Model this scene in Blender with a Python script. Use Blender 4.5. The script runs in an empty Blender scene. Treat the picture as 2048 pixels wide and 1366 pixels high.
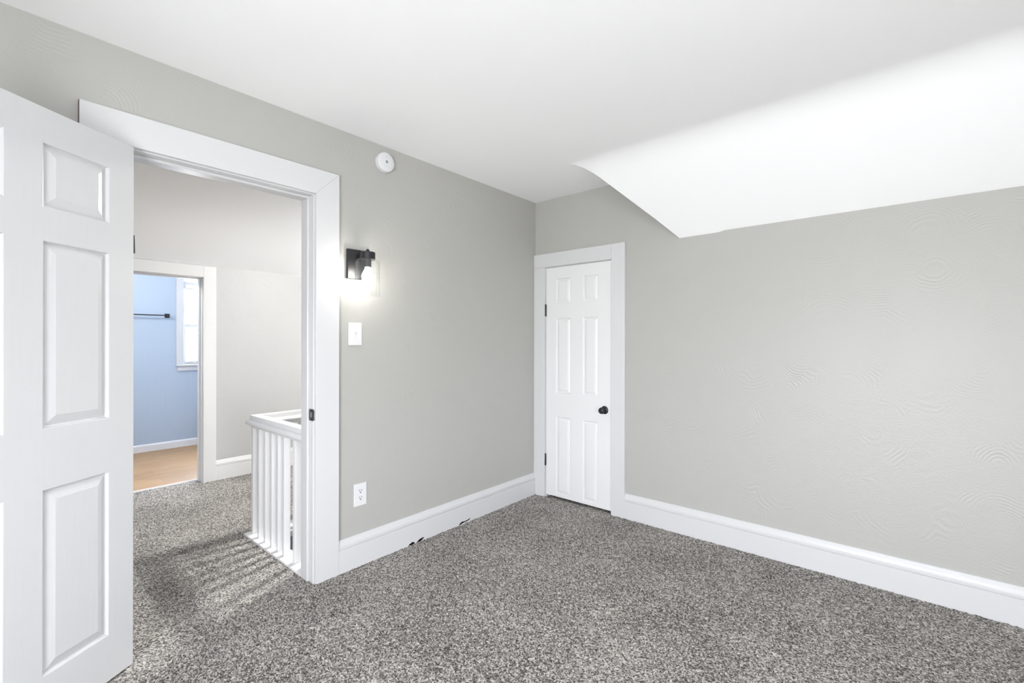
import bpy, bmesh, math, random
import numpy as np
from mathutils import Vector, Matrix
random.seed(7)
rng = np.random.default_rng(7)
S = bpy.context.scene
COL = S.collection

# ---------------------------------------------------------------- camera
cam = bpy.data.cameras.new('camera'); camo = bpy.data.objects.new('camera', cam); COL.objects.link(camo)
cam.sensor_fit = 'HORIZONTAL'; cam.sensor_width = 36.0; cam.lens = 36.0 * 916.72 / 2048
cam.clip_start = 0.02; cam.clip_end = 200
YAW = math.radians(40.622)
camo.location = (2.364, -3.057, 1.275)
camo.rotation_euler = (Matrix.Rotation(YAW, 4, 'Z') @ Matrix.Rotation(math.pi/2, 4, 'X') @ Matrix.Rotation(0.0017, 4, 'Z')).to_euler()
S.camera = camo

# ---------------------------------------------------------------- world, light, exposure
SKY = 29.6; HALL_LAMP_W = 540.0; BATH_FILL_W = 135.0; SCONCE_W = 5.0
W = bpy.data.worlds.new('overcast_sky'); S.world = W; W.use_nodes = True
wn, wl = W.node_tree.nodes, W.node_tree.links
bg = wn['Background']
gc = wn.new('ShaderNodeTexCoord'); sp_ = wn.new('ShaderNodeSeparateXYZ'); wl.new(gc.outputs['Generated'], sp_.inputs[0])
rmp = wn.new('ShaderNodeValToRGB'); mr_ = wn.new('ShaderNodeMapRange'); mr_.inputs['From Min'].default_value = -1; mr_.inputs['From Max'].default_value = 1
wl.new(sp_.outputs['Z'], mr_.inputs['Value']); wl.new(mr_.outputs[0], rmp.inputs[0]); wl.new(rmp.outputs[0], bg.inputs[0])
el = rmp.color_ramp.elements                       # pale sunlit ground under a bright overcast sky
el[0].position = .46; el[0].color = (.70, .715, .735, 1); el[1].position = .53; el[1].color = (.935, .96, 1.025, 1)
bg.inputs[1].default_value = SKY
S.view_settings.view_transform = 'Standard'; S.view_settings.look = 'None'
S.view_settings.gamma = 1.0; S.view_settings.use_curve_mapping = False
S.view_settings.exposure = 0.47
S.cycles.use_denoising = True
S.cycles.max_bounces = 16; S.cycles.diffuse_bounces = 10; S.cycles.glossy_bounces = 4; S.cycles.transparent_max_bounces = 12
S.cycles.sample_clamp_indirect = 6.0

def portal(name, loc, rot, sx, sy):          # guides sampling of the sky through a window opening
    l = bpy.data.lights.new(name, 'AREA'); l.shape = 'RECTANGLE'; l.size = sx; l.size_y = sy
    l.cycles.is_portal = True
    o = bpy.data.objects.new(name, l); COL.objects.link(o); o.location = loc; o.rotation_euler = rot
    return o
CEIL = 2.44
SOUTH = -4.25; EAST = 4.3
SW = (1.60, 3.10, 0.50, 1.60)        # unseen added south window: x0,x1,z0,z1
EW = (-3.60, -2.90, 0.55, 1.60)      # unseen added east window: y0,y1,z0,z1
BW = (-1.435, -0.80, 0.99, 2.03)      # bathroom window: y0,y1,z0,z1
for w_ in (SW,): portal('portal_south', ((w_[0]+w_[1])/2, SOUTH-.10, (w_[2]+w_[3])/2), (math.pi/2, 0, 0), w_[1]-w_[0], w_[3]-w_[2])
portal('portal_east', (EAST+.10, (EW[0]+EW[1])/2, (EW[2]+EW[3])/2), (math.pi/2, 0, math.pi/2), EW[1]-EW[0], EW[3]-EW[2])
portal('portal_bathroom', (-4.42, (BW[0]+BW[1])/2, (BW[2]+BW[3])/2), (math.pi/2, 0, -math.pi/2), BW[1]-BW[0], BW[3]-BW[2])

# ---------------------------------------------------------------- materials
def newmat(name):
    m = bpy.data.materials.new(name); m.use_nodes = True
    return m, m.node_tree.nodes, m.node_tree.links, m.node_tree.nodes['Principled BSDF']
def paint(name, col, rough=0.4, spec=0.5, bump=None, bstr=0.1, bdist=0.001):
    m, n, l, p = newmat(name)
    p.inputs['Base Color'].default_value = (*col, 1); p.inputs['Roughness'].default_value = rough
    p.inputs['Specular IOR Level'].default_value = spec
    if bump:
        h = bump(n, l)
        b = n.new('ShaderNodeBump'); b.inputs['Strength'].default_value = bstr; b.inputs['Distance'].default_value = bdist
        l.new(h, b.inputs['Height']); l.new(b.outputs[0], p.inputs['Normal'])
    return m
def math_node(n, l, op, a, b=None):
    q = n.new('ShaderNodeMath'); q.operation = op
    for i, v in enumerate((a, b)):
        if v is None: continue
        if isinstance(v, (int, float)): q.inputs[i].default_value = v
        else: l.new(v, q.inputs[i])
    return q.outputs[0]
def coords(n, l, scale=(1, 1, 1)):
    t = n.new('ShaderNodeTexCoord'); mp = n.new('ShaderNodeMapping'); mp.inputs['Scale'].default_value = scale
    l.new(t.outputs['Object'], mp.inputs['Vector']); return mp.outputs[0]
def noise(n, l, vec, scale, detail=2, rough=0.5):
    t = n.new('ShaderNodeTexNoise'); t.inputs['Scale'].default_value = scale; t.inputs['Detail'].default_value = detail
    t.inputs['Roughness'].default_value = rough
    l.new(vec, t.inputs['Vector']); return t.outputs['Fac']
def swirl(n, l):                                # trowelled plaster: broken arcs round scattered centres + fine roller stipple
    v = coords(n, l)
    nz = n.new('ShaderNodeTexNoise'); nz.inputs['Scale'].default_value = 3.0; nz.inputs['Detail'].default_value = 3
    l.new(v, nz.inputs['Vector'])
    mx = n.new('ShaderNodeVectorMath'); mx.operation = 'MULTIPLY_ADD'; mx.inputs[1].default_value = (.12, .12, .12)
    l.new(nz.outputs['Color'], mx.inputs[0]); l.new(v, mx.inputs[2])
    vo = n.new('ShaderNodeTexVoronoi'); vo.inputs['Scale'].default_value = 3.4; l.new(mx.outputs[0], vo.inputs['Vector'])
    ring = math_node(n, l, 'SINE', math_node(n, l, 'MULTIPLY', vo.outputs['Distance'], 125.0))
    mask = noise(n, l, v, 5.0, 2)
    mr = n.new('ShaderNodeMapRange'); mr.inputs['From Min'].default_value = .50; mr.inputs['From Max'].default_value = .68
    l.new(mask, mr.inputs['Value'])
    fine = noise(n, l, v, 130.0, 3)
    big = noise(n, l, v, 9.0, 3)
    a = math_node(n, l, 'MULTIPLY', math_node(n, l, 'MULTIPLY', ring, mr.outputs[0]), 0.35)
    a = math_node(n, l, 'ADD', a, math_node(n, l, 'MULTIPLY', fine, 0.8))
    return math_node(n, l, 'ADD', a, math_node(n, l, 'MULTIPLY', big, 1.2))
def orange_peel(n, l):
    v = coords(n, l)
    return math_node(n, l, 'ADD', noise(n, l, v, 160.0, 2), noise(n, l, v, 14.0, 2))
def wood_emboss(n, l):                          # embossed grain of a moulded door skin
    v = coords(n, l, (1, 1, .10))
    w = n.new('ShaderNodeTexWave'); w.wave_type = 'RINGS'; w.rings_direction = 'SPHERICAL'
    w.inputs['Scale'].default_value = 13.0; w.inputs['Distortion'].default_value = 5.0; w.inputs['Detail'].default_value = 3
    w.inputs['Detail Scale'].default_value = 2.0
    l.new(v, w.inputs['Vector'])
    f = noise(n, l, coords(n, l, (1, 1, .03)), 320.0, 2)
    return math_node(n, l, 'ADD', w.outputs['Fac'], f)
M = {}
M['wall'] = paint('grey_wall_paint', (.432, .428, .403), .42, .45, swirl, .6, .0022)
M['hall_wall'] = paint('pale_hall_wall_paint', (.52, .52, .52), .42, .45, swirl, .55, .0020)
M['ceiling'] = paint('white_ceiling_paint', (.915, .915, .918), .65, .3, orange_peel, .25, .001)
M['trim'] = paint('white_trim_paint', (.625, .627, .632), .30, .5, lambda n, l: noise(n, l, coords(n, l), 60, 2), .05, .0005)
M['lit_trim'] = paint('white_trim_lit_copy', (.77, .77, .77), .30, .5, lambda n, l: noise(n, l, coords(n, l), 60, 2), .05, .0005)  # copy of the trim white, made lighter to stand in for brighter hall light
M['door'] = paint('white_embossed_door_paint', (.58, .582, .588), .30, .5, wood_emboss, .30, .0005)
M['closet_door'] = paint('white_closet_door_paint', (.75, .75, .75), .36, .5, wood_emboss, .10, .0004)
M['raw'] = paint('unpainted_board_end', (.17, .125, .13), .8, .2, lambda n, l: noise(n, l, coords(n, l, (1, 1, .1)), 200, 3), .4, .001)
M['black'] = paint('black_metal', (.012, .012, .014), .38, .5)
M['bronze'] = paint('dark_strike_metal', (.03, .03, .03), .35, .6)
M['plastic'] = paint('white_plastic', (.70, .70, .71), .28, .5)
M['slot'] = paint('slot_black', (.01, .01, .01), .6, .2)
M['button'] = paint('grey_button', (.25, .25, .27), .5, .4)
M['dark'] = paint('dark_chip_hole', (.012, .006, .005), .9, .1)
M['well'] = paint('stairwell_paint', (.36, .36, .37), .6, .3)
M['metal'] = paint('grey_blind_metal', (.55, .58, .62), .4, .5)
M['screw'] = paint('painted_screw', (.70, .70, .70), .35, .5)

def blue_wall():
    m, n, l, p = newmat('blue_wall_and_tile_board')
    t = n.new('ShaderNodeTexCoord'); sx = n.new('ShaderNodeSeparateXYZ'); l.new(t.outputs['Object'], sx.inputs[0])
    def lines(v, period):
        f = math_node(n, l, 'FRACT', math_node(n, l, 'MULTIPLY', v, 1/period))
        return math_node(n, l, 'LESS_THAN', f, 0.09)
    g = math_node(n, l, 'MAXIMUM', lines(sx.outputs['Y'], .0265), lines(sx.outputs['Z'], .0265))
    low = math_node(n, l, 'LESS_THAN', sx.outputs['Z'], 1.243)
    g = math_node(n, l, 'MULTIPLY', g, low)
    mx = n.new('ShaderNodeMix'); mx.data_type = 'RGBA'
    mx.inputs['A'].default_value = (.42, .50, .60, 1); mx.inputs['B'].default_value = (.46, .54, .635, 1)
    l.new(g, mx.inputs['Factor']); l.new(mx.outputs['Result'], p.inputs['Base Color'])
    p.inputs['Roughness'].default_value = .4
    b = n.new('ShaderNodeBump'); b.inputs['Strength'].default_value = .3; b.inputs['Distance'].default_value = .001; b.invert = True
    l.new(g, b.inputs['Height']); l.new(b.outputs[0], p.inputs['Normal'])
    return m
M['blue'] = blue_wall()

def carpet():
    m, n, l, p = newmat('speckled_grey_carpet_pile')
    v = coords(n, l)
    nd = n.new('ShaderNodeTexNoise'); nd.inputs['Scale'].default_value = 90; nd.inputs['Detail'].default_value = 2; l.new(v, nd.inputs['Vector'])
    mv = n.new('ShaderNodeVectorMath'); mv.operation = 'MULTIPLY_ADD'; mv.inputs[1].default_value = (.010, .010, .010)
    l.new(nd.outputs['Color'], mv.inputs[0]); l.new(v, mv.inputs[2])
    vo = n.new('ShaderNodeTexVoronoi'); vo.inputs['Scale'].default_value = 190.0; l.new(mv.outputs[0], vo.inputs['Vector'])
    sep = n.new('ShaderNodeSeparateColor'); l.new(vo.outputs['Color'], sep.inputs[0])
    f2 = noise(n, l, v, 150.0, 3, .65)
    tone = math_node(n, l, 'ADD', math_node(n, l, 'MULTIPLY', sep.outputs[0], .55), math_node(n, l, 'MULTIPLY', f2, .45))
    big = noise(n, l, v, 2.6, 4)
    tone = math_node(n, l, 'ADD', tone, math_node(n, l, 'MULTIPLY', math_node(n, l, 'SUBTRACT', big, .5), .22))
    r = n.new('ShaderNodeValToRGB'); e = r.color_ramp
    e.elements[0].position = .24; e.elements[0].color = (.040, .036, .032, 1)
    e.elements[1].position = .74; e.elements[1].color = (.60, .57, .53, 1)
    k = e.elements.new(.40); k.color = (.145, .135, .122, 1)
    k = e.elements.new(.55); k.color = (.305, .287, .263, 1)
    l.new(tone, r.inputs[0]); l.new(r.outputs[0], p.inputs['Base Color'])
    p.inputs['Roughness'].default_value = .95; p.inputs['Specular IOR Level'].default_value = .1
    p.inputs['Sheen Weight'].default_value = .15
    b = n.new('ShaderNodeBump'); b.inputs['Strength'].default_value = .8; b.inputs['Distance'].default_value = .004
    l.new(math_node(n, l, 'ADD', f2, math_node(n, l, 'MULTIPLY', vo.outputs['Distance'], -.6)), b.inputs['Height'])
    l.new(b.outputs[0], p.inputs['Normal'])
    return m
M['carpet'] = carpet()

def vinyl():
    m, n, l, p = newmat('wood_look_vinyl_plank')
    v = coords(n, l, (1, 1, 1))
    br = n.new('ShaderNodeTexBrick'); br.inputs['Scale'].default_value = 1.0
    br.inputs['Brick Width'].default_value = 1.2; br.inputs['Row Height'].default_value = .18
    br.inputs['Mortar Size'].default_value = .0015; br.offset = .37
    br.inputs['Color1'].default_value = (.45, .285, .145, 1); br.inputs['Color2'].default_value = (.38, .235, .113, 1); br.inputs['Mortar'].default_value = (.30, .19, .10, 1)
    rt = n.new('ShaderNodeMapping'); rt.inputs['Rotation'].default_value = (0, 0, math.pi/2); l.new(v, rt.inputs['Vector'])
    l.new(rt.outputs[0], br.inputs['Vector'])
    g = noise(n, l, coords(n, l, (9, 1.0, 1)), 5.0, 5, .6)
    mx = n.new('ShaderNodeMix'); mx.data_type = 'RGBA'; mx.blend_type = 'MULTIPLY'; mx.inputs['Factor'].default_value = .75
    r = n.new('ShaderNodeValToRGB'); r.color_ramp.elements[0].position = .3; r.color_ramp.elements[0].color = (.72, .66, .58, 1); r.color_ramp.elements[1].position = .68
    r.color_ramp.elements[1].color = (1.1, 1.08, 1.05, 1)
    l.new(g, r.inputs[0]); l.new(br.outputs['Color'], mx.inputs['A']); l.new(r.outputs[0], mx.inputs['B'])
    l.new(mx.outputs['Result'], p.inputs['Base Color']); p.inputs['Roughness'].default_value = .42
    return m
M['vinyl'] = vinyl()

def clear_glass(name, tint=(1, 1, 1), seeds=False):
    m = bpy.data.materials.new(name); m.use_nodes = True; n = m.node_tree.nodes; l = m.node_tree.links
    n.clear(); out = n.new('ShaderNodeOutputMaterial'); mix = n.new('ShaderNodeMixShader')
    tr = n.new('ShaderNodeBsdfTransparent'); tr.inputs[0].default_value = (*tint, 1)
    gl = n.new('ShaderNodeBsdfGlossy'); gl.inputs['Roughness'].default_value = .03
    lw = n.new('ShaderNodeLayerWeight'); lw.inputs['Blend'].default_value = .5
    q1 = n.new('ShaderNodeMath'); q1.operation = 'POWER'; q1.inputs[1].default_value = 5.0; l.new(lw.outputs['Facing'], q1.inputs[0])
    fr = n.new('ShaderNodeMath'); fr.operation = 'MULTIPLY_ADD'; fr.inputs[1].default_value = .30; fr.inputs[2].default_value = .035; l.new(q1.outputs[0], fr.inputs[0])
    if seeds:
        vo = n.new('ShaderNodeTexVoronoi'); vo.inputs['Scale'].default_value = 110
        t = n.new('ShaderNodeTexCoord'); l.new(t.outputs['Object'], vo.inputs['Vector'])
        b = n.new('ShaderNodeBump'); b.inputs['Strength'].default_value = .35; b.inputs['Distance'].default_value = .001
        l.new(vo.outputs['Distance'], b.inputs['Height']); l.new(b.outputs[0], gl.inputs['Normal'])
    l.new(fr.outputs[0], mix.inputs[0]); l.new(tr.outputs[0], mix.inputs[1]); l.new(gl.outputs[0], mix.inputs[2]); l.new(mix.outputs[0], out.inputs[0])
    return m
M['shade_glass'] = clear_glass('seeded_clear_glass', (.97, .975, .975), True)
M['pane'] = clear_glass('window_pane_glass', (.985, .985, .985))
def emit(name, col, s):
    m = bpy.data.materials.new(name); m.use_nodes = True; n = m.node_tree.nodes; n.clear()
    o = n.new('ShaderNodeOutputMaterial'); e = n.new('ShaderNodeEmission'); e.inputs[0].default_value = (*col, 1); e.inputs[1].default_value = s
    m.node_tree.links.new(e.outputs[0], o.inputs[0]); return m
# emission strength chosen as radiant watts over the lamp's area (W / (pi * area))
M['bulb'] = emit('lit_frosted_bulb', (1, .955, .89), SCONCE_W*10)
M['globe'] = emit('lit_globe', (1, .985, .965), HALL_LAMP_W)
M['fill_globe_bath'] = emit('added_bath_fill_globe', (1, .98, .96), BATH_FILL_W)

# ---------------------------------------------------------------- mesh helpers
def BM(): return bmesh.new()
def box(bm, x0, x1, y0, y1, z0, z1):
    v = [bm.verts.new(p) for p in ((x0,y0,z0),(x1,y0,z0),(x1,y1,z0),(x0,y1,z0),(x0,y0,z1),(x1,y0,z1),(x1,y1,z1),(x0,y1,z1))]
    for f in ((0,3,2,1),(4,5,6,7),(0,1,5,4),(1,2,6,5),(2,3,7,6),(3,0,4,7)): bm.faces.new([v[i] for i in f])
    return bm
def prism(bm, pts, vec):                        # closed polygon (3-D points) swept by vec
    vec = Vector(vec)
    a = [bm.verts.new(p) for p in pts]; b = [bm.verts.new(Vector(p)+vec) for p in pts]
    bm.faces.new(a[::-1]); bm.faces.new(b)
    for i in range(len(a)):
        j = (i+1) % len(a); bm.faces.new((a[i], a[j], b[j], b[i]))
    return bm
def lathe(bm, prof, origin, axis='z', n=40, cap=True):   # prof = [(r, h)...] along axis
    O = Vector(origin)
    def P(r, h, t):
        c, s = r*math.cos(t), r*math.sin(t)
        return O + Vector({'z': (c, s, h), 'x': (h, c, s), 'y': (c, h, s)}[axis])
    rings = [[bm.verts.new(P(r, h, 2*math.pi*k/n)) for k in range(n)] for r, h in prof]
    for a, b in zip(rings, rings[1:]):
        for k in range(n): bm.faces.new((a[k], a[(k+1) % n], b[(k+1) % n], b[k]))
    if cap: bm.faces.new(rings[0][::-1]); bm.faces.new(rings[-1])
    return bm
def obj(name, bm, mat, parent=None, origin=None, bevel=0, smooth=False, seg=2):
    me = bpy.data.meshes.new(name)
    bmesh.ops.recalc_face_normals(bm, faces=bm.faces[:])
    O = Vector(parent_world(parent)) if parent else Vector(origin or (0, 0, 0))
    if O.length: bmesh.ops.translate(bm, verts=bm.verts[:], vec=-O)
    bm.to_mesh(me); bm.free()
    me.materials.append(mat)
    o = bpy.data.objects.new(name, me); COL.objects.link(o)
    if parent: o.parent = parent
    elif origin: o.location = origin
    PW[o.name] = O.copy()
    if smooth:
        for p in me.polygons: p.use_smooth = True
        try: me.set_sharp_from_angle(angle=math.radians(38))
        except Exception: pass
    if bevel:
        b = o.modifiers.new('edge', 'BEVEL'); b.width = bevel; b.segments = seg; b.limit_method = 'ANGLE'; b.angle_limit = math.radians(35)
    return o
PW = {}
def parent_world(p): return PW.get(p.name, Vector((0, 0, 0)))
def tag(o, label=None, cat=None, group=None, kind=None):
    if label: o['label'] = label
    if cat: o['category'] = cat
    if group: o['group'] = group
    if kind: o['kind'] = kind
    return o
def empty(name, loc, label, cat, kind=None, group=None):
    e = bpy.data.objects.new(name, None); e.empty_display_size = .1; COL.objects.link(e); e.location = loc
    PW[e.name] = Vector(loc)
    return tag(e, label, cat, group, kind)

# ---------------------------------------------------------------- floor (carpet with real pile height)
HX = -2.44            # far hall wall surface
HS, HN = -3.6, 0.75   # hall ends
WELL = (-.815, -.115, -1.815, .75)   # stairwell hole x0,x1,y0,y1
def carpet_patch(x0, x1, y0, y1, cell):
    nx = max(1, round((x1-x0)/cell)); ny = max(1, round((y1-y0)/cell))
    X, Y = np.meshgrid(np.linspace(x0, x1, nx+1), np.linspace(y0, y1, ny+1), indexing='ij')
    Z = rng.uniform(-.0035, .003, X.shape)
    V = np.stack([X + rng.uniform(-.2, .2, X.shape)*cell, Y + rng.uniform(-.2, .2, X.shape)*cell, Z], -1).reshape(-1, 3)
    i = np.arange((nx+1)*(ny+1)).reshape(nx+1, ny+1)
    F = np.stack([i[:-1, :-1], i[1:, :-1], i[1:, 1:], i[:-1, 1:]], -1).reshape(-1, 4)
    return V, F
def carpet_object(name, rects, cell, label, cat):
    VV, FF, off = [], [], 0
    for r in rects:
        V, F = carpet_patch(*r, cell); VV.append(V); FF.append(F+off); off += len(V)
    V = np.concatenate(VV); F = np.concatenate(FF)
    me = bpy.data.meshes.new(name)
    me.vertices.add(len(V)); me.vertices.foreach_set('co', V.astype(np.float32).ravel())
    me.loops.add(F.size); me.loops.foreach_set('vertex_index', F.astype(np.int32).ravel())
    me.polygons.add(len(F)); me.polygons.foreach_set('loop_start', np.arange(0, F.size, 4, dtype=np.int32))
    me.polygons.foreach_set('loop_total', np.full(len(F), 4, dtype=np.int32))
    me.update(); me.validate(); me.materials.append(M['carpet'])
    o = bpy.data.objects.new(name, me); COL.objects.link(o)
    return tag(o, label, cat, kind='structure')
carpet_object('floor', [(-.06, EAST, SOUTH, .02), (.1, .74, .018, .63)], .009,
              'speckled grey cut pile carpet covering the bedroom floor', 'floor')
carpet_object('floor_hall', [(HX-.12, WELL[0]-.095, HS, HN), (WELL[0]-.1, -.055, HS, -1.86)], .011,
              'speckled grey carpet on the hall landing beyond the open doorway', 'floor')
bm = BM(); box(bm, -.2, EAST+.1, SOUTH-.1, .75, -.16, -.03); box(bm, HX-.2, WELL[0]-.02, HS-.1, HN, -.05, -.03); box(bm, WELL[0]-.02, -.2, HS-.1, -1.83, -.05, -.03)  # slab added under the floors to block sky at the carpet seams
tag(obj('subfloor_slab', bm, M['well']), 'subfloor slab added below the carpet to shut out the sky', 'floor', kind='structure')
bm = BM(); box(bm, -4.4, -2.56, -3.4, -.3, -.03, .0)
tag(obj('floor_bathroom', bm, M['vinyl']), 'tan wood-look plank floor inside the blue bathroom', 'floor', kind='structure')
bm = BM(); prism(bm, [(-2.545, -2.5, .0), (-2.585, -2.5, .0), (-2.578, -2.5, .007), (-2.552, -2.5, .007)], (0, .77, 0))
tag(obj('trim_1', bm, M['trim']), 'pale threshold strip between the hall carpet and the bathroom plank floor', 'threshold', kind='structure')

# ---------------------------------------------------------------- walls
T = .115
def struct(name, bm, mat, label, cat, **k): return tag(obj(name, bm, mat, **k), label, cat, kind='structure')
bm = BM()                                          # bedroom / hall partition with the doorway
DY0, DY1, DZ = -2.695, -1.888, 2.065
box(bm, -T, 0, SOUTH-.1, DY0, -.05, 2.6); box(bm, -T, 0, DY1, .1, -.05, 2.6); box(bm, -T, 0, DY0, DY1, DZ, 2.6)
struct('wall_left', bm, M['wall'], 'light grey plaster wall with the open doorway, sconce and smoke alarm', 'wall')
bm = BM()
CX0, CX1, CZ = .105, .732, 1.888
box(bm, -T, CX0, 0, T, -.05, 2.6); box(bm, CX1, EAST+.1, 0, T, -.05, 2.6); box(bm, CX0, CX1, 0, T, CZ, 2.6)
struct('wall_right', bm, M['wall'], 'light grey plaster wall holding the closet door, low under the sloped ceiling', 'wall')
def wall_y(bm, y0, y1, x0, x1, z0, z1, op):       # wall across x with one opening (x0,x1,z0,z1)
    a, b, c, d = op
    box(bm, x0, a, y0, y1, z0, z1); box(bm, b, x1, y0, y1, z0, z1); box(bm, a, b, y0, y1, z0, c); box(bm, a, b, y0, y1, d, z1)
def wall_x(bm, x0, x1, y0, y1, z0, z1, op):
    a, b, c, d = op
    box(bm, x0, x1, y0, a, z0, z1); box(bm, x0, x1, b, y1, z0, z1); box(bm, x0, x1, a, b, z0, c); box(bm, x0, x1, a, b, d, z1)
bm = BM(); wall_y(bm, SOUTH-.12, SOUTH, -T, EAST+.12, -.05, 2.6, SW)
struct('wall_back', bm, M['wall'], 'grey bedroom wall behind the viewer with an added wide window', 'wall')
bm = BM(); wall_x(bm, EAST, EAST+.12, SOUTH, .12, -.05, 2.6, EW)
struct('wall_east', bm, M['wall'], 'grey bedroom gable wall with an added narrow window, right of the viewer', 'wall')
bm = BM(); box(bm, -.02, .9, .62, .7, -.05, 2.2); box(bm, CX0-.1, CX0-.02, .115, .62, -.05, 2.2); box(bm, CX1+.02, CX1+.1, .115, .62, -.05, 2.2); box(bm, -.02, .9, .115, .7, 2.0, 2.1)
struct('wall_closet', bm, M['well'], 'closet interior walls behind the closed narrow door', 'wall')
# hall far wall with bathroom opening
BY0, BY1, BZ = -2.50, -1.728, 1.858
bm = BM(); box(bm, HX-T, HX, HS-.1, BY0, -.05, 2.05); box(bm, HX-T, HX, BY1, HN+.1, -.05, 2.05); box(bm, HX-T, HX, BY0, BY1, BZ, 2.05)
struct('wall_hall', bm, M['hall_wall'], 'pale hall knee wall beside the bathroom door', 'wall')
bm = BM(); box(bm, HX-T, 0, HN, HN+.1, -1.6, 2.6); box(bm, HX-T, -T, HS-.1, HS, -.05, 2.6); box(bm, -T, 0, .1, HN, -.05, 2.6)
struct('wall_landing', bm, M['hall_wall'], 'pale end walls of the hall landing', 'wall')
# stairwell below the landing
bm = BM()
wx0, wx1, wy0, wy1 = WELL
box(bm, wx0-.1, wx0, wy0-.08, wy1, -1.6, -.055); box(bm, wx1, wx1+.1, wy0-.08, wy1, -1.6, -.055); box(bm, wx0, wx1, wy0-.08, wy0, -1.6, -.055); box(bm, wx0-.1, wx1+.1, wy0-.08, wy1, -1.7, -1.6)
struct('wall_stairwell', bm, M['well'], 'grey stairwell walls dropping below the landing railing', 'wall')
# bathroom shell
bm = BM()
wall_x(bm, -4.385, -4.265, -3.4, -.3, -.05, 2.5, BW)
struct('wall_bathroom', bm, M['blue'], 'blue bathroom wall with a finely gridded tile board lower half', 'wall')
bm = BM(); box(bm, -4.385, HX-T, -3.5, -3.4, -.05, 2.5); box(bm, -4.385, HX-T, -.3, -.2, -.05, 2.5)
box(bm, HX-T-.012, HX-T, -3.4, BY0, 0, 2.4); box(bm, HX-T-.012, HX-T, BY1, -.3, 0, 2.4); box(bm, HX-T-.012, HX-T, BY0, BY1, BZ, 2.4)
struct('wall_bathroom_side', bm, M['blue'], 'blue side walls of the bathroom', 'wall')
bm = BM(); box(bm, -4.385, HX-.02, -3.5, -.2, 2.4, 2.5)
struct('ceiling_bathroom', bm, M['ceiling'], 'white bathroom ceiling', 'ceiling')

# ---------------------------------------------------------------- ceilings
def bez(p0, p1, p2, n):
    return [((1-t)**2*p0[0]+2*(1-t)*t*p1[0]+t*t*p2[0], (1-t)**2*p0[1]+2*(1-t)*t*p1[1]+t*t*p2[1]) for t in [k/n for k in range(n+1)]]
bm = BM()
yc, r = -.475, .085
sl = (CEIL-1.972)/(-yc)
prof = bez((yc-r, CEIL), (yc, CEIL), (yc+r, CEIL-sl*r), 10) + [(-.25, CEIL-sl*(-.25-yc)), (-.12, CEIL-sl*(-.12-yc))]
xe = lambda y: .752 + (y-yc)*(1.221-.752)/(-yc)
xs_end = [1.221, 1.47, 1.505, 2.4, EAST+.05]; z_end = [1.965, 1.966, 1.974, 1.975, 1.975]
rows = []
for y, z in prof:
    xa = xe(y); rows.append([bm.verts.new((xa + (EAST+.05-xa)*t, y, z)) for t in (0, .08, .09, .38, 1)])
rows.append([bm.verts.new((x, .004, z)) for x, z in zip(xs_end, z_end)])
for a, b in zip(rows, rows[1:]):
    for k in range(4): bm.faces.new((a[k], a[k+1], b[k+1], b[k]))
fl = [bm.verts.new((0-.05, y, CEIL)) for y, z in prof] + [bm.verts.new((-.05, .004, CEIL))]     # flat part beside the slope
ch = [bm.verts.new((xe(y), y, CEIL)) for y, z in prof] + [bm.verts.new((1.221, .004, CEIL))]
for k in range(len(fl)-1):
    bm.faces.new((fl[k], ch[k], ch[k+1], fl[k+1]))
    bm.faces.new((ch[k], rows[k][0], rows[k+1][0], ch[k+1])) if (ch[k].co-rows[k][0].co).length > 1e-6 else None
y0 = prof[0][0]
q = [bm.verts.new(p) for p in ((-.05, SOUTH-.05, CEIL), (EAST+.05, SOUTH-.05, CEIL), (EAST+.05, y0, CEIL), (xe(y0), y0, CEIL), (-.05, y0, CEIL))]
bm.faces.new(q)
bmesh.ops.remove_doubles(bm, verts=bm.verts[:], dist=1e-5)
ce = struct('ceiling', bm, M['ceiling'], 'white bedroom ceiling, flat then sloping down to the right wall', 'ceiling', smooth=True)
bm = BM(); box(bm, -T, EAST+.12, SOUTH-.12, .12, 2.6, 2.65)
struct('ceiling_slab', bm, M['well'], 'attic floor above the bedroom ceiling', 'ceiling')
# hall: flat ceiling easing into a slope that meets the knee wall
bm = BM()
hp = [(-.05, CEIL)] + bez((-1.45, CEIL), (-1.93, CEIL), (-2.25, 2.125), 18) + [(HX-.03, 1.93)]
for k in range(len(hp)-1):
    (xa, za), (xb, zb) = hp[k], hp[k+1]
    bm.faces.new([bm.verts.new(p) for p in ((xa, HS-.05, za), (xb, HS-.05, zb), (xb, HN+.05, zb), (xa, HN+.05, za))])
bmesh.ops.remove_doubles(bm, verts=bm.verts[:], dist=1e-5)
struct('ceiling_hall', bm, M['ceiling'], 'white hall ceiling sloping down above the bathroom door', 'ceiling', smooth=True)
bm = BM(); box(bm, HX-T-.1, 0, HS-.1, HN+.1, 2.6, 2.65); box(bm, HX-T-.05, HX-T, HS-.1, HN+.1, 2.05, 2.65)
struct('ceiling_hall_slab', bm, M['well'], 'attic floor above the hall ceiling', 'ceiling')

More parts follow.
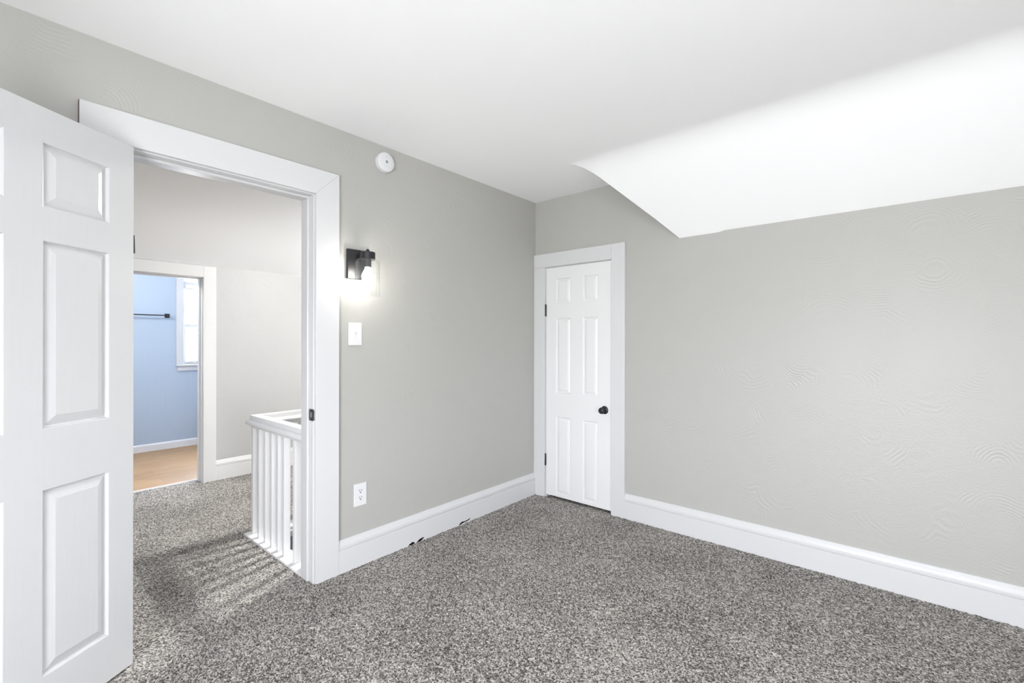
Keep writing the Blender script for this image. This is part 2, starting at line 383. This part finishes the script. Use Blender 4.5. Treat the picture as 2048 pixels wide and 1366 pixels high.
# ---------------------------------------------------------------- baseboards
BP = [(0, -.01), (.020, -.01), (.020, .1235), (.0190, .1245), (.0120, .1255), (.0120, .1290), (.0172, .1305), (.0180, .1400), (.0170, .1480), (.0140, .1560), (.0095, .1660), (.0085, .1730), (.006, .1775), (0, .178)]
def base_left(bm, y0, y1): prism(bm, [(d, y0, z) for d, z in BP], (0, y1-y0, 0))
def base_right(bm, x0, x1): prism(bm, [(x0, -d, z) for d, z in BP], (x1-x0, 0, 0))
bm = BM(); base_left(bm, -1.773, -.0215)
bl = struct('baseboard_left', bm, M['trim'], 'tall white moulded baseboard under the outlet, chipped along its foot', 'baseboard')
def chip(pts):                                  # irregular gap where the paint and wood broke away at the carpet line
    bm = BM(); prism(bm, [(.0190, y, z) for y, z in pts], (.0016, 0, 0))
    o = obj('chipped_gap', bm, M['dark'], bl); o['label'] = 'dark broken chip at the carpet line'
chip([(-1.312, -.002), (-1.304, .010), (-1.292, .013), (-1.280, .017), (-1.268, .012), (-1.262, .004), (-1.270, -.002)])
chip([(-1.250, .001), (-1.240, .008), (-1.225, .017), (-1.208, .019), (-1.192, .020), (-1.190, .014), (-1.205, .006), (-1.222, .000)])
chip([(-.885, .002), (-.874, .013), (-.855, .018), (-.835, .014), (-.800, .016), (-.782, .021), (-.776, .016), (-.795, .009), (-.830, .007), (-.860, .004), (-.880, -.002)])
bm = BM(); base_right(bm, .829, EAST)
struct('baseboard_right', bm, M['trim'], 'tall white moulded baseboard running right from the closet door', 'baseboard')
bm = BM(); prism(bm, [(HX+d, -1.636, z) for d, z in BP], (0, HN+1.636, 0))
struct('baseboard_hall', bm, M['lit_trim'], 'white hall baseboard between the bathroom door and the stair railing', 'baseboard')
bm = BM(); prism(bm, [(-4.265+d, -3.4, z) for d, z in [(0, 0), (.013, 0), (.013, .068), (.009, .078), (.004, .084), (0, .085)]], (0, 3.1, 0))
struct('baseboard_bathroom', bm, M['lit_trim'], 'low white baseboard under the blue bathroom wall', 'baseboard')

# ---------------------------------------------------------------- bedroom doorway casing and jamb
ca = empty('trim_2', (0, -2.29, 0), 'wide flat white casing and jamb round the open bedroom doorway', 'door casing', 'structure')
CF = .022; yi0, yi1, zi = -2.681, -1.903, 2.050; yo0, yo1, zo = -2.811, -1.773, 2.180
def casing(name, pts, x0=.0, depth=CF, p=ca): 
    bm = BM(); prism(bm, [(x0, y, z) for y, z in pts], (depth, 0, 0)); return obj(name, bm, M['trim'], p, bevel=.0018)
casing('side_casing', [(yi1, -.01), (yo1, -.01), (yo1, zo), (yi1, zi)])
casing('head_casing', [(yo0, zi), (yi1, zi), (yo1, zo), (yo0, zo)])
o = casing('side_casing', [(yo0, -.01), (yi0, -.01), (yi0, zi-.0005), (yo0, zi-.0005)])
bm = BM(); prism(bm, [(.001, yo0-.0012, zi-.4), (.0215, yo0-.0012, zi-.4), (.0215, yo0-.0012, zo-.001), (.001, yo0-.0012, zo-.001)], (0, .0014, 0))
e = obj('bare_board_edge', bm, M['raw'], ca); e['label'] = 'dark unpainted edge of the casing'
jx0 = -.118
bm = BM(); box(bm, jx0, .0015, yi1-.006, DY1+.002, -.01, zi); obj('jamb', bm, M['trim'], ca, bevel=.0015)
bm = BM(); box(bm, jx0, .0015, DY0-.002, yi0+.006, -.01, zi); obj('jamb', bm, M['trim'], ca, bevel=.0015)
bm = BM(); box(bm, jx0, .0015, yi0+.0055, yi1-.0055, zi-.006, DZ+.002); obj('head_jamb', bm, M['trim'], ca, bevel=.0015)
bm = BM(); box(bm, jx0+.008, -.040, yi1-.018, yi1-.0058, 0, zi-.018); obj('door_stop', bm, M['trim'], ca, bevel=.003)
bm = BM(); box(bm, jx0+.008, -.040, yi0+.0058, yi0+.018, 0, zi-.018); obj('door_stop', bm, M['trim'], ca, bevel=.003)
bm = BM(); box(bm, jx0+.008, -.040, yi0+.0055, yi1-.0055, zi-.018, zi-.0058); obj('door_stop', bm, M['trim'], ca, bevel=.003)
# strike plate with its lip
bm = BM(); y = yi1-.0062
def rr(cx, cz, w, h, r, n=5):
    out = []
    for sx, sz, a0 in ((1, 1, 0), (-1, 1, 90), (-1, -1, 180), (1, -1, 270)):
        for k in range(n+1):
            t = math.radians(a0+90*k/n); out.append((cx+sx*(w/2-r)+r*math.cos(t), cz+sz*(h/2-r)+r*math.sin(t)))
    return out
prism(bm, [(a, y, b) for a, b in rr(-.013, .886, .050, .062, .010)], (0, -.0018, 0))
sp = obj('strike_plate', bm, M['bronze'], ca); sp['label'] = 'dark metal strike plate'
bm = BM(); prism(bm, [(a, y-.0017, b) for a, b in rr(-.014, .886, .014, .028, .005)], (0, -.0008, 0)); obj('latch_hole', bm, M['button'], sp)
bm = BM()
for zz in (.863, .909): lathe(bm, [(.004, 0), (.0035, .0012)], (-.014, y-.0030, zz), 'y', 14)
obj('screw', bm, M['slot'], sp)
# hall side casing of the same doorway
casing('side_casing', [(yi1, -.01), (yo1-.02, -.01), (yo1-.02, zo), (yi1, zi)], -.115-CF); casing('side_casing', [(yo0, -.01), (yi0, -.01), (yi0, zi), (yo0, zo)], -.115-CF)
casing('head_casing', [(yi0, zi), (yi1, zi), (yo1-.02, zo), (yo0, zo)], -.115-CF)

# ---------------------------------------------------------------- panel doors
def panel_door(root, mat, Wd, Ht, th, cols, rowsz, back=True, bev=.038, deep=.0075):
    """leaf in root-local space: u = x (0 at the hinge), front face at y = 0 facing -y, thickness to +y, z up"""
    xs = sorted({0, Wd, *[c for p in cols for c in p]}); zs = sorted({0, Ht, *[c for p in rowsz for c in p]})
    hole = lambda x, z: any(a < x < b for a, b in cols) and any(a < z < b for a, b in rowsz)
    bm = BM()
    for y in ([0, th] if back else [0]):
        for i in range(len(xs)-1):
            for k in range(len(zs)-1):
                if not hole((xs[i]+xs[i+1])/2, (zs[k]+zs[k+1])/2):
                    bm.faces.new([bm.verts.new(p) for p in ((xs[i], y, zs[k]), (xs[i+1], y, zs[k]), (xs[i+1], y, zs[k+1]), (xs[i], y, zs[k+1]))])
    if not back: bm.faces.new([bm.verts.new(p) for p in ((0, th, 0), (Wd, th, 0), (Wd, th, Ht), (0, th, Ht))])
    for a, b in (((0, 0), (Wd, 0)), ((Wd, 0), (Wd, Ht)), ((Wd, Ht), (0, Ht)), ((0, Ht), (0, 0))):
        bm.faces.new([bm.verts.new(p) for p in ((a[0], 0, a[1]), (b[0], 0, b[1]), (b[0], th, b[1]), (a[0], th, a[1]))])
    bmesh.ops.remove_doubles(bm, verts=bm.verts[:], dist=1e-5)
    leaf = obj_local('door_leaf', bm, mat, root)
    for (a, b) in cols:
        for (c, d) in rowsz:
            bm = BM()
            prof = [(0, 0), (.0025, .0012), (.005, deep*.85), (.008, deep), (.011, deep*.92), (bev*.6, deep*.5), (bev-.003, .0022), (bev, .0012)]
            for side in ([0, 1] if back else [0]):
                R = []
                for ins, dp in prof:
                    y = dp if side == 0 else th-dp
                    R.append([bm.verts.new(p) for p in ((a+ins, y, c+ins), (b-ins, y, c+ins), (b-ins, y, d-ins), (a+ins, y, d-ins))])
                for r0, r1 in zip(R, R[1:]):
                    for k in range(4): bm.faces.new((r0[k], r0[(k+1) % 4], r1[(k+1) % 4], r1[k]))
                bm.faces.new(R[-1])
            obj_local('raised_panel', bm, mat, root)
    return leaf
def obj_local(name, bm, mat, parent, smooth=False, bevel=0):
    me = bpy.data.meshes.new(name)
    bmesh.ops.recalc_face_normals(bm, faces=bm.faces[:]); bm.to_mesh(me); bm.free(); me.materials.append(mat)
    o = bpy.data.objects.new(name, me); COL.objects.link(o); o.parent = parent
    if smooth:
        for p in me.polygons: p.use_smooth = True
        me.set_sharp_from_angle(angle=math.radians(40))
    if bevel:
        b = o.modifiers.new('edge', 'BEVEL'); b.width = bevel; b.segments = 2; b.limit_method = 'ANGLE'
    return o
def knob(parent, u, z, y=0, sgn=-1):
    bm = BM(); lathe(bm, [(.002, 0), (.0305, 0), (.0305, sgn*.004), (.027, sgn*.008), (.016, sgn*.0105), (.002, sgn*.011)], (u, y, z), 'y', 40)
    k = obj_local('door_knob', bm, M['black'], parent, True)
    bm = BM(); lathe(bm, [(.0105, sgn*.010), (.0105, sgn*.026), (.017, sgn*.032), (.0225, sgn*.038), (.0245, sgn*.046), (.0230, sgn*.054), (.0165, sgn*.060), (.008, sgn*.062), (.001, sgn*.0622)], (u, y, z), 'y', 40)
    obj_local('knob_handle', bm, M['black'], k, True); return k
def hinge(parent, x, y, z0, z1, r=.0058):
    bm = BM(); lathe(bm, [(.001, z0-.004), (r*.75, z0-.003), (r, z0), (r, z1), (r*.75, z1+.003), (.001, z1+.004)], (x, y, 0), 'z', 18)
    h = obj_local('hinge', bm, M['black'], parent, True); h['label'] = 'black door hinge'
    return h
# open bedroom door, swung about 146 degrees back against the room's left side
th34 = math.radians(34)
# local +x runs from the hinge to the free edge, local -y faces the viewer
d1 = empty('door_1', (.060, -2.658, .008), 'white six panel bedroom door standing wide open at the left', 'door', 'structure')
d1.rotation_euler = (0, 0, math.atan2(-math.cos(th34), math.sin(th34)))
def flip_door(root): return root
# (with this rotation local -y points away from the viewer, so the leaf is built with its front at +y)
def mirror_y(root):
    for ch in root.children:
        for v in ch.data.vertices: v.co.y = -v.co.y
        ch.data.flip_normals()
panel_door(d1, M['door'], .735, 2.027, .035, [(.0955, .3155), (.4195, .6395)], [(.170, .780), (.979, 1.594), (1.704, 1.914)], deep=.0115, bev=.040)
knob(d1, .672, .885, 0, -1); knob(d1, .672, .885, .035, 1)
mirror_y(d1)
for ch in list(d1.children):
    for g in ch.children:
        for v in g.data.vertices: v.co.y = -v.co.y
        g.data.flip_normals()
hinge(d1, -.0035, -.004, 1.615, 1.680, .0050)
hinge(d1, .002, -.040, .20, .285, .0055)

# closed closet door in the right wall
d2 = empty('door_2', (.1225, -.006, .022), 'narrow white six panel closet door, closed, with a black knob', 'door', 'structure')
panel_door(d2, M['closet_door'], .593, 1.855, .035, [(.095, .235), (.348, .482)], [(.024, .645), (.836, 1.442), (1.560, 1.762)], back=False, bev=.032, deep=.0095)
knob(d2, .538, .742)
hinge(d2, -.0055, -.006, 1.464, 1.556, .0068); hinge(d2, -.0055, -.006, .238, .330, .0068)

# closet casing
cc = empty('trim_3', (.42, 0, 0), 'flat white casing round the narrow closet door', 'door casing', 'structure')
def casing_r(name, pts):
    bm = BM(); prism(bm, [(x, 0, z) for x, z in pts], (0, -CF, 0)); return obj(name, bm, M['trim'], cc, bevel=.0018)
casing_r('side_casing', [(.0015, -.01), (.1135, -.01), (.1135, 1.884), (.0015, 1.884)])
casing_r('side_casing', [(.7215, -.01), (.829, -.01), (.829, 1.995), (.7215, 1.995)])
casing_r('head_casing', [(.0015, 1.8845), (.721, 1.8845), (.721, 1.995), (.0015, 1.995)])
bm = BM(); box(bm, CX0-.002, .1190, -.0015, .112, -.01, 1.884); obj('jamb', bm, M['trim'], cc)
bm = BM(); box(bm, .7185, CX1+.002, -.0015, .112, -.01, 1.884); obj('jamb', bm, M['trim'], cc)
bm = BM(); box(bm, .119, .7185, -.0015, .112, 1.8805, CZ+.002); obj('head_jamb', bm, M['trim'], cc)
bm = BM(); box(bm, .119, .1285, .034, .05, 0, 1.88); box(bm, .709, .7185, .034, .05, 0, 1.88); box(bm, .1285, .709, .034, .05, 1.87, 1.88); obj('door_stop', bm, M['trim'], cc)

# bathroom doorway casing
cb = empty('trim_4', (HX, -2.1, 0), 'flat white casing round the bathroom doorway across the hall', 'door casing', 'structure')
bx = HX
def casing_b(name, pts): 
    bm = BM(); prism(bm, [(bx, y, z) for y, z in pts], (CF, 0, 0)); return obj(name, bm, M['lit_trim'], cb, bevel=.0018)
casing_b('side_casing', [(-1.736, -.01), (-1.636, -.01), (-1.636, 1.9485), (-1.736, 1.9485)])
casing_b('side_casing', [(-2.60, -.01), (-2.495, -.01), (-2.495, 1.9485), (-2.60, 1.9485)])
casing_b('head_casing', [(-2.4945, 1.848), (-1.7365, 1.848), (-1.7365, 1.9485), (-2.4945, 1.9485)])
bm = BM(); box(bm, HX-T-.02, HX+.002, -1.741, BY1+.002, -.01, 1.845); obj('jamb', bm, M['lit_trim'], cb)
bm = BM(); box(bm, HX-T-.02, HX+.002, BY0-.002, -2.490, -.01, 1.845); obj('jamb', bm, M['lit_trim'], cb)
bm = BM(); box(bm, HX-T-.02, HX+.002, -2.49, -1.741, 1.843, BZ+.002); obj('head_jamb', bm, M['lit_trim'], cb)
bm = BM(); box(bm, HX-.085, HX-.045, -1.752, -1.7405, 0, 1.832); obj('door_stop', bm, M['lit_trim'], cb, bevel=.002)
bm = BM(); box(bm, HX-.085, HX-.045, -2.4905, -2.479, 0, 1.832); obj('door_stop', bm, M['lit_trim'], cb, bevel=.002)
bm = BM(); box(bm, HX-.085, HX-.045, -2.49, -1.741, 1.832, 1.8435); obj('door_stop', bm, M['lit_trim'], cb, bevel=.002)

# ---------------------------------------------------------------- windows
def window_x(name, X, into, y0, y1, z0, z1, label, glass_in=.07, cas=.075, mid=None):
    """double hung window in a wall whose room face is x = X; into = +1 when the room lies at +x"""
    r = empty(name, (X, (y0+y1)/2, z0), label, 'window', 'structure')
    s = into
    def bx_(n, d0, d1, a, b, c, d, mat=M['trim'], bev=.0015):
        bm = BM(); xx = sorted((X+s*d0, X+s*d1)); box(bm, xx[0], xx[1], a, b, c, d); return obj(n, bm, mat, r, bevel=bev)
    bx_('side_casing', 0, .02, y0-cas, y0, z0, z1+cas); bx_('side_casing', 0, .02, y1, y1+cas, z0, z1+cas)
    bx_('head_casing', 0, .02, y0, y1, z1, z1+cas)
    bx_('window_sill', -.1, .035, y0-cas-.004, y1+cas+.004, z0-.018, z0)
    bx_('apron', 0, .017, y0-cas+.012, y1+cas-.012, z0-.075, z0-.018)
    f = .035; zm = mid or (z0+z1)/2
    for (za, zb, dx) in ((z0, zm+.02, -.055), (zm-.02, z1, -.085)):
        bm = BM(); xx = sorted((X+s*dx, X+s*(dx-.028)))
        box(bm, *xx, y0, y0+f, za, zb); box(bm, *xx, y1-f, y1, za, zb); box(bm, *xx, y0+f, y1-f, za, za+f); box(bm, *xx, y0+f, y1-f, zb-f, zb)
        sh = obj('sash', bm, M['trim'], r)
        bm = BM(); xm = (xx[0]+xx[1])/2; box(bm, xm-.002, xm+.002, y0+f, y1-f, za+f, zb-f); obj('pane', bm, M['pane'], sh)
    return r
def window_y(name, Y, into, x0, x1, z0, z1, label, cas=.09):
    r = empty(name, ((x0+x1)/2, Y, z0), label, 'window', 'structure'); s = into
    def by_(n, d0, d1, a, b, c, d):
        bm = BM(); yy = sorted((Y+s*d0, Y+s*d1)); box(bm, a, b, yy[0], yy[1], c, d); return obj(n, bm, M['trim'], r, bevel=.0015)
    by_('side_casing', 0, .02, x0-cas, x0, z0, z1+cas); by_('side_casing', 0, .02, x1, x1+cas, z0, z1+cas); by_('head_casing', 0, .02, x0, x1, z1, z1+cas)
    by_('window_sill', -.1, .04, x0-cas-.01, x1+cas+.01, z0-.02, z0)
    f = .045
    xm = (x0+x1)/2
    for (a, b) in ((x0, xm), (xm, x1)):
        bm = BM(); yy = sorted((Y+s*-.06, Y+s*-.09)); zm = (z0+z1)/2
        box(bm, a, a+f, *yy, z0, z1); box(bm, b-f, b, *yy, z0, z1); box(bm, a+f, b-f, *yy, z0, z0+f); box(bm, a+f, b-f, *yy, z1-f, z1); box(bm, a+f, b-f, *yy, zm-.02, zm+.02)
        sh = obj('sash', bm, M['trim'], r); yq = sum(yy)/2
        bm = BM(); box(bm, a+f, b-f, yq-.002, yq+.002, z0+f, zm-.02); box(bm, a+f, b-f, yq-.002, yq+.002, zm+.02, z1-f); obj('pane', bm, M['pane'], sh)
    return r
window_x('window_1', -4.265, 1, *BW, 'white framed bathroom window glowing with daylight', mid=1.462)
window_x('added_window_east', EAST, -1, *EW, 'narrow white double hung window added in the gable wall for light', cas=.09)  # added out of view to light the open door and lower left wall
window_y('added_window_south', SOUTH, 1, *SW, 'wide white window added behind the viewer for daylight')  # added out of view to bring daylight into the bedroom

# raised blind headrail across the bathroom window
bh = empty('window_blind', (-4.245, BW[0]+.02, 1.94), 'grey raised blind headrail and bracket inside the bathroom window', 'blind')
bm = BM(); box(bm, -4.275, -4.235, BW[0]+.018, BW[1]-.01, 1.955, 1.985); obj('headrail', bm, M['plastic'], bh, bevel=.002)
bm = BM(); box(bm, -4.278, -4.228, BW[0]+.001, BW[0]+.018, 1.905, 1.995); obj('bracket', bm, M['metal'], bh, bevel=.002)
bm = BM()
for k in range(6): box(bm, -4.272, -4.240, BW[0]+.024, BW[1]-.016, 1.912+k*.006, 1.9155+k*.006)
obj('slat_stack', bm, M['metal'], bh)
bm = BM(); box(bm, -4.276, -4.236, BW[0]+.022, BW[1]-.014, 1.902, 1.911); obj('bottom_rail', bm, M['metal'], bh, bevel=.002)

# ---------------------------------------------------------------- towel bar
tb = empty('towel_bar', (-4.265, -1.85, 1.572), 'black towel bar on the blue bathroom wall', 'towel bar')
for yy in (-2.13, -1.598):
    bm = BM(); box(bm, -4.265, -4.257, yy-.024, yy+.024, 1.548, 1.597)
    pl = obj('mounting_plate', bm, M['black'], tb, bevel=.002)
    bm = BM(); box(bm, -4.258, -4.195, yy-.011, yy+.011, 1.561, 1.584); obj('post', bm, M['black'], pl, bevel=.001)
bm = BM(); box(bm, -4.213, -4.199, -2.125, -1.603, 1.566, 1.579); obj('rail_bar', bm, M['black'], tb, bevel=.001)

# ---------------------------------------------------------------- stair railing
sr = empty('stair_railing', (-.86, -1.86, 0), 'white square picket stair railing on the hall landing, turning a corner', 'stair railing')
CT = .012
bm = BM(); box(bm, -.935, -.118, -1.918, WELL[2]-.003, -.05, CT); obj('base_curb', bm, M['lit_trim'], sr, bevel=.002)
bm = BM(); box(bm, -.935, WELL[0]+.003, WELL[2]-.0025, HN, -.012, CT); box(bm, WELL[0]-.006, WELL[0]+.014, WELL[2], HN, -.052, -.012); obj('base_curb', bm, M['lit_trim'], sr, bevel=.002)
# handrail: square cap with a rounded bead below it
def rail_profile(side):
    up = [(.028, .790), (.028, .762)]
    bead = [(.028+.0215*math.sin(t), .7435+.0195*math.cos(t)) for t in [math.radians(a) for a in range(15, 166, 15)]]
    low = [(.030, .722), (.022, .712)]
    half = up+bead+low
    return half + [(-a, b) for a, b in half[::-1]]
RX, RY = -.870, -1.866
bm = BM(); prof = rail_profile(0)
# near run (along x) mitred into the far run (along y) at the corner
A = [bm.verts.new((-.118, RY+a, b)) for a, b in prof]; B = [bm.verts.new((RX+a, RY+a, b)) for a, b in prof]
n_ = len(prof)
for k in range(n_): bm.faces.new((A[k], A[(k+1) % n_], B[(k+1) % n_], B[k]))
bm.faces.new(A); bm.faces.new(B[::-1]); obj('handrail', bm, M['lit_trim'], sr, smooth=True)
bm = BM()
A = [bm.verts.new((RX+a, RY+a, b)) for a, b in prof]; B = [bm.verts.new((RX+a, HN, b)) for a, b in prof]
for k in range(n_): bm.faces.new((A[k], A[(k+1) % n_], B[(k+1) % n_], B[k]))
bm.faces.new(A[::-1]); bm.faces.new(B); obj('handrail', bm, M['lit_trim'], sr, smooth=True)
bm = BM(); box(bm, 0, .026, 0, .038, CT, .716); pb = obj_local('baluster', bm, M['lit_trim'], sr, bevel=.0012)
O = PW['stair_railing']
first = True
spots = [(-.900, -1.884), (-.800, -1.884), (-.700, -1.884), (-.604, -1.884), (-.516, -1.884), (-.432, -1.884), (-.292, -1.884), (-.190, -1.884)]
spots += [(-.890, -1.690+.105*k) for k in range(23)]
for (x, y) in spots:
    if first: c = pb; first = False
    else: c = pb.copy(); COL.objects.link(c); c.parent = sr
    c.location = Vector((x, y, 0))-O

# ---------------------------------------------------------------- sconce
SY = -1.656; SX = .112
sc = empty('wall_sconce', (0, SY, 1.70), 'black wall sconce with a clear glass cylinder and lit bulb', 'wall lamp')
bm = BM(); box(bm, 0, .020, SY-.066, SY+.066, 1.625, 1.790); obj('backplate', bm, M['black'], sc, bevel=.0015)
bm = BM(); box(bm, .019, SX-.03, SY-.014, SY+.014, 1.7300, 1.7580); obj('arm', bm, M['black'], sc, bevel=.001)
bm = BM(); lathe(bm, [(.002, 1.7660), (.038, 1.7660), (.0405, 1.7635), (.0405, 1.7250), (.002, 1.7250)], (SX, SY, 0), 'z', 48); ft = obj('fitter_cap', bm, M['black'], sc, smooth=True)
bm = BM(); lathe(bm, [(.0085, 1.7660), (.0085, 1.7700), (.0095, 1.7740), (.0085, 1.7790), (.005, 1.7825), (.001, 1.7835)], (SX, SY, 0), 'z', 24); obj('finial', bm, M['black'], ft, smooth=True)
bm = BM(); lathe(bm, [(.002, 1.7260), (.0195, 1.7260), (.0195, 1.6840), (.016, 1.6820), (.002, 1.6820)], (SX, SY, 0), 'z', 32); obj('bulb_socket', bm, M['black'], sc, smooth=True)
bm = BM(); lathe(bm, [(.0125, 1.6830), (.0135, 1.6760), (.018, 1.6640), (.0275, 1.6490), (.0315, 1.6350), (.030, 1.6200), (.0235, 1.6070), (.0125, 1.5990), (.001, 1.5970)], (SX, SY, 0), 'z', 36); obj('light_bulb', bm, M['bulb'], sc, smooth=True)
bm = BM(); lathe(bm, [(.036, 1.7245), (.060, 1.7235), (.0655, 1.7190), (.0670, 1.7120), (.0670, 1.5220), (.0645, 1.5220), (.0645, 1.7120), (.0625, 1.7180), (.0585, 1.7210), (.036, 1.7215)], (SX, SY, 0), 'z', 56, cap=False)
obj('glass_shade', bm, M['shade_glass'], sc, smooth=True)

# ---------------------------------------------------------------- switch, outlet, smoke alarm
sw = empty('light_switch', (0, -1.668, 1.316), 'white toggle light switch under the black sconce', 'light switch')
bm = BM(); prism(bm, [(0, a, b) for a, b in rr(-1.668, 1.316, .082, .128, .003, 3)], (.0075, 0, 0)); obj('cover_plate', bm, M['plastic'], sw, bevel=.0022)
bm = BM(); box(bm, .007, .0085, -1.6735, -1.6625, 1.303, 1.329); obj('toggle_surround', bm, M['plastic'], sw)
bm = BM(); prism(bm, [(.008, -1.672, 1.311), (.020, -1.672, 1.325), (.0195, -1.672, 1.331), (.008, -1.672, 1.324)], (0, .008, 0)); obj('toggle', bm, M['plastic'], sw, bevel=.001)
for zz in (1.286, 1.346):
    bm = BM(); lathe(bm, [(.0035, 0), (.0030, .0010), (.001, .0013)], (.0075, -1.668, zz), 'x', 14); obj('screw', bm, M['screw'], sw)
ol = empty('wall_outlet', (0, -1.634, .401), 'white duplex wall outlet low on the left wall above the baseboard', 'outlet')
bm = BM(); prism(bm, [(0, a, b) for a, b in rr(-1.634, .401, .079, .127, .003, 3)], (.0065, 0, 0)); obj('cover_plate', bm, M['plastic'], ol, bevel=.002)
for zz in (.381, .4205):
    bm = BM(); prism(bm, [(.0060, a, b) for a, b in rr(-1.634, zz, .033, .028, .009, 4)], (.0018, 0, 0)); rc = obj('receptacle', bm, M['plastic'], ol, bevel=.0005)
    for (dy, w, h) in ((-.0065, .0031, .0105), (.0065, .0031, .0090)):
        bm = BM(); box(bm, .0077, .0080, -1.634+dy-w/2, -1.634+dy+w/2, zz+.004-h/2, zz+.004+h/2); obj('slot', bm, M['slot'], rc)
    bm = BM(); lathe(bm, [(.0036, 0), (.0034, .0004)], (.0077, -1.634, zz-.0075), 'x', 14); obj('ground_hole', bm, M['slot'], rc)
bm = BM(); lathe(bm, [(.003, 0), (.0025, .001), (.001, .0012)], (.0065, -1.634, .401), 'x', 14); obj('screw', bm, M['screw'], ol)
DYc, DZc = -1.480, 2.338
sd = empty('smoke_detector', (0, DYc, DZc), 'round white smoke alarm high on the left wall near the ceiling', 'smoke alarm')
bm = BM(); lathe(bm, [(.002, 0), (.0565, 0), (.0575, .004), (.0565, .011), (.053, .012), (.002, .012)], (0, DYc, DZc), 'x', 64); obj('mounting_base', bm, M['plastic'], sd, smooth=True)
bm = BM(); lathe(bm, [(.002, .0115), (.0505, .0115), (.0505, .0175), (.002, .0175)], (0, DYc, DZc), 'x', 64); vr = obj('vent_ring', bm, M['slot'], sd, smooth=True); vr['label'] = 'dark vent gap'
for k in range(9):
    t = 2*math.pi*(k+.3)/9
    bm = BM(); cy_, cz_ = DYc+.0525*math.cos(t), DZc+.0525*math.sin(t)
    box(bm, .0110, .0180, cy_-.004, cy_+.004, cz_-.004, cz_+.004); obj('vent_rib', bm, M['plastic'], sd)
bm = BM(); lathe(bm, [(.002, .0172), (.0565, .0172), (.0570, .021), (.0555, .027), (.050, .0305), (.030, .0325), (.002, .0330)], (0, DYc, DZc), 'x', 64); cv = obj('cover', bm, M['plastic'], sd, smooth=True)
bm = BM(); box(bm, .0322, .0336, DYc-.0075, DYc+.0075, DZc-.008, DZc+.008); obj('test_button', bm, M['button'], sd, bevel=.0006)
for dz in (.027, -.026):
    bm = BM(); lathe(bm, [(.0022, 0), (.0018, .0012)], (.0318, DYc, DZc+dz), 'x', 12); obj('indicator_light', bm, M['button'], sd)

# ---------------------------------------------------------------- ceiling lamps out of view
def ceiling_lamp(loc, mat, label, rim=0):
    r = empty('ceiling_light', loc, label, 'ceiling light'); x, y, z = loc
    bm = BM(); lathe(bm, [(.002, 0), (.075, 0), (.075, -.018), (.062, -.026), (.002, -.026)], loc, 'z', 40); obj('canopy', bm, M['metal'], r, smooth=True)
    bm = BM(); R = .095; lathe(bm, [(max(.002, R*math.sin(t)), -.026-R*.85+R*math.cos(t)) for t in [math.radians(a) for a in range(32, 181, 12)]], loc, 'z', 36); obj('globe', bm, mat, r, smooth=True)
    if rim:  # opaque rim added to keep sideways lamp light off the hall slope
        bm = BM(); lathe(bm, [(.128, -.004), (.132, -.004), (.132, -rim), (.128, -rim)], loc, 'z', 48, cap=False); obj('blocker_rim', bm, M['metal'], r, smooth=True)
        bm = BM(); lathe(bm, [(.07, -.001), (.131, -.001), (.131, -.005), (.07, -.005)], loc, 'z', 48, cap=False); obj('blocker_top', bm, M['metal'], r, smooth=True)
    return r
ceiling_lamp((-.70, -.70, CEIL), M['globe'], 'round globe ceiling light above the stairwell', .150)
ceiling_lamp((-3.10, -2.75, 2.40), M['fill_globe_bath'], 'unseen globe ceiling light added to brighten the bathroom')  # bathroom lamp added out of view to lift the blue wall
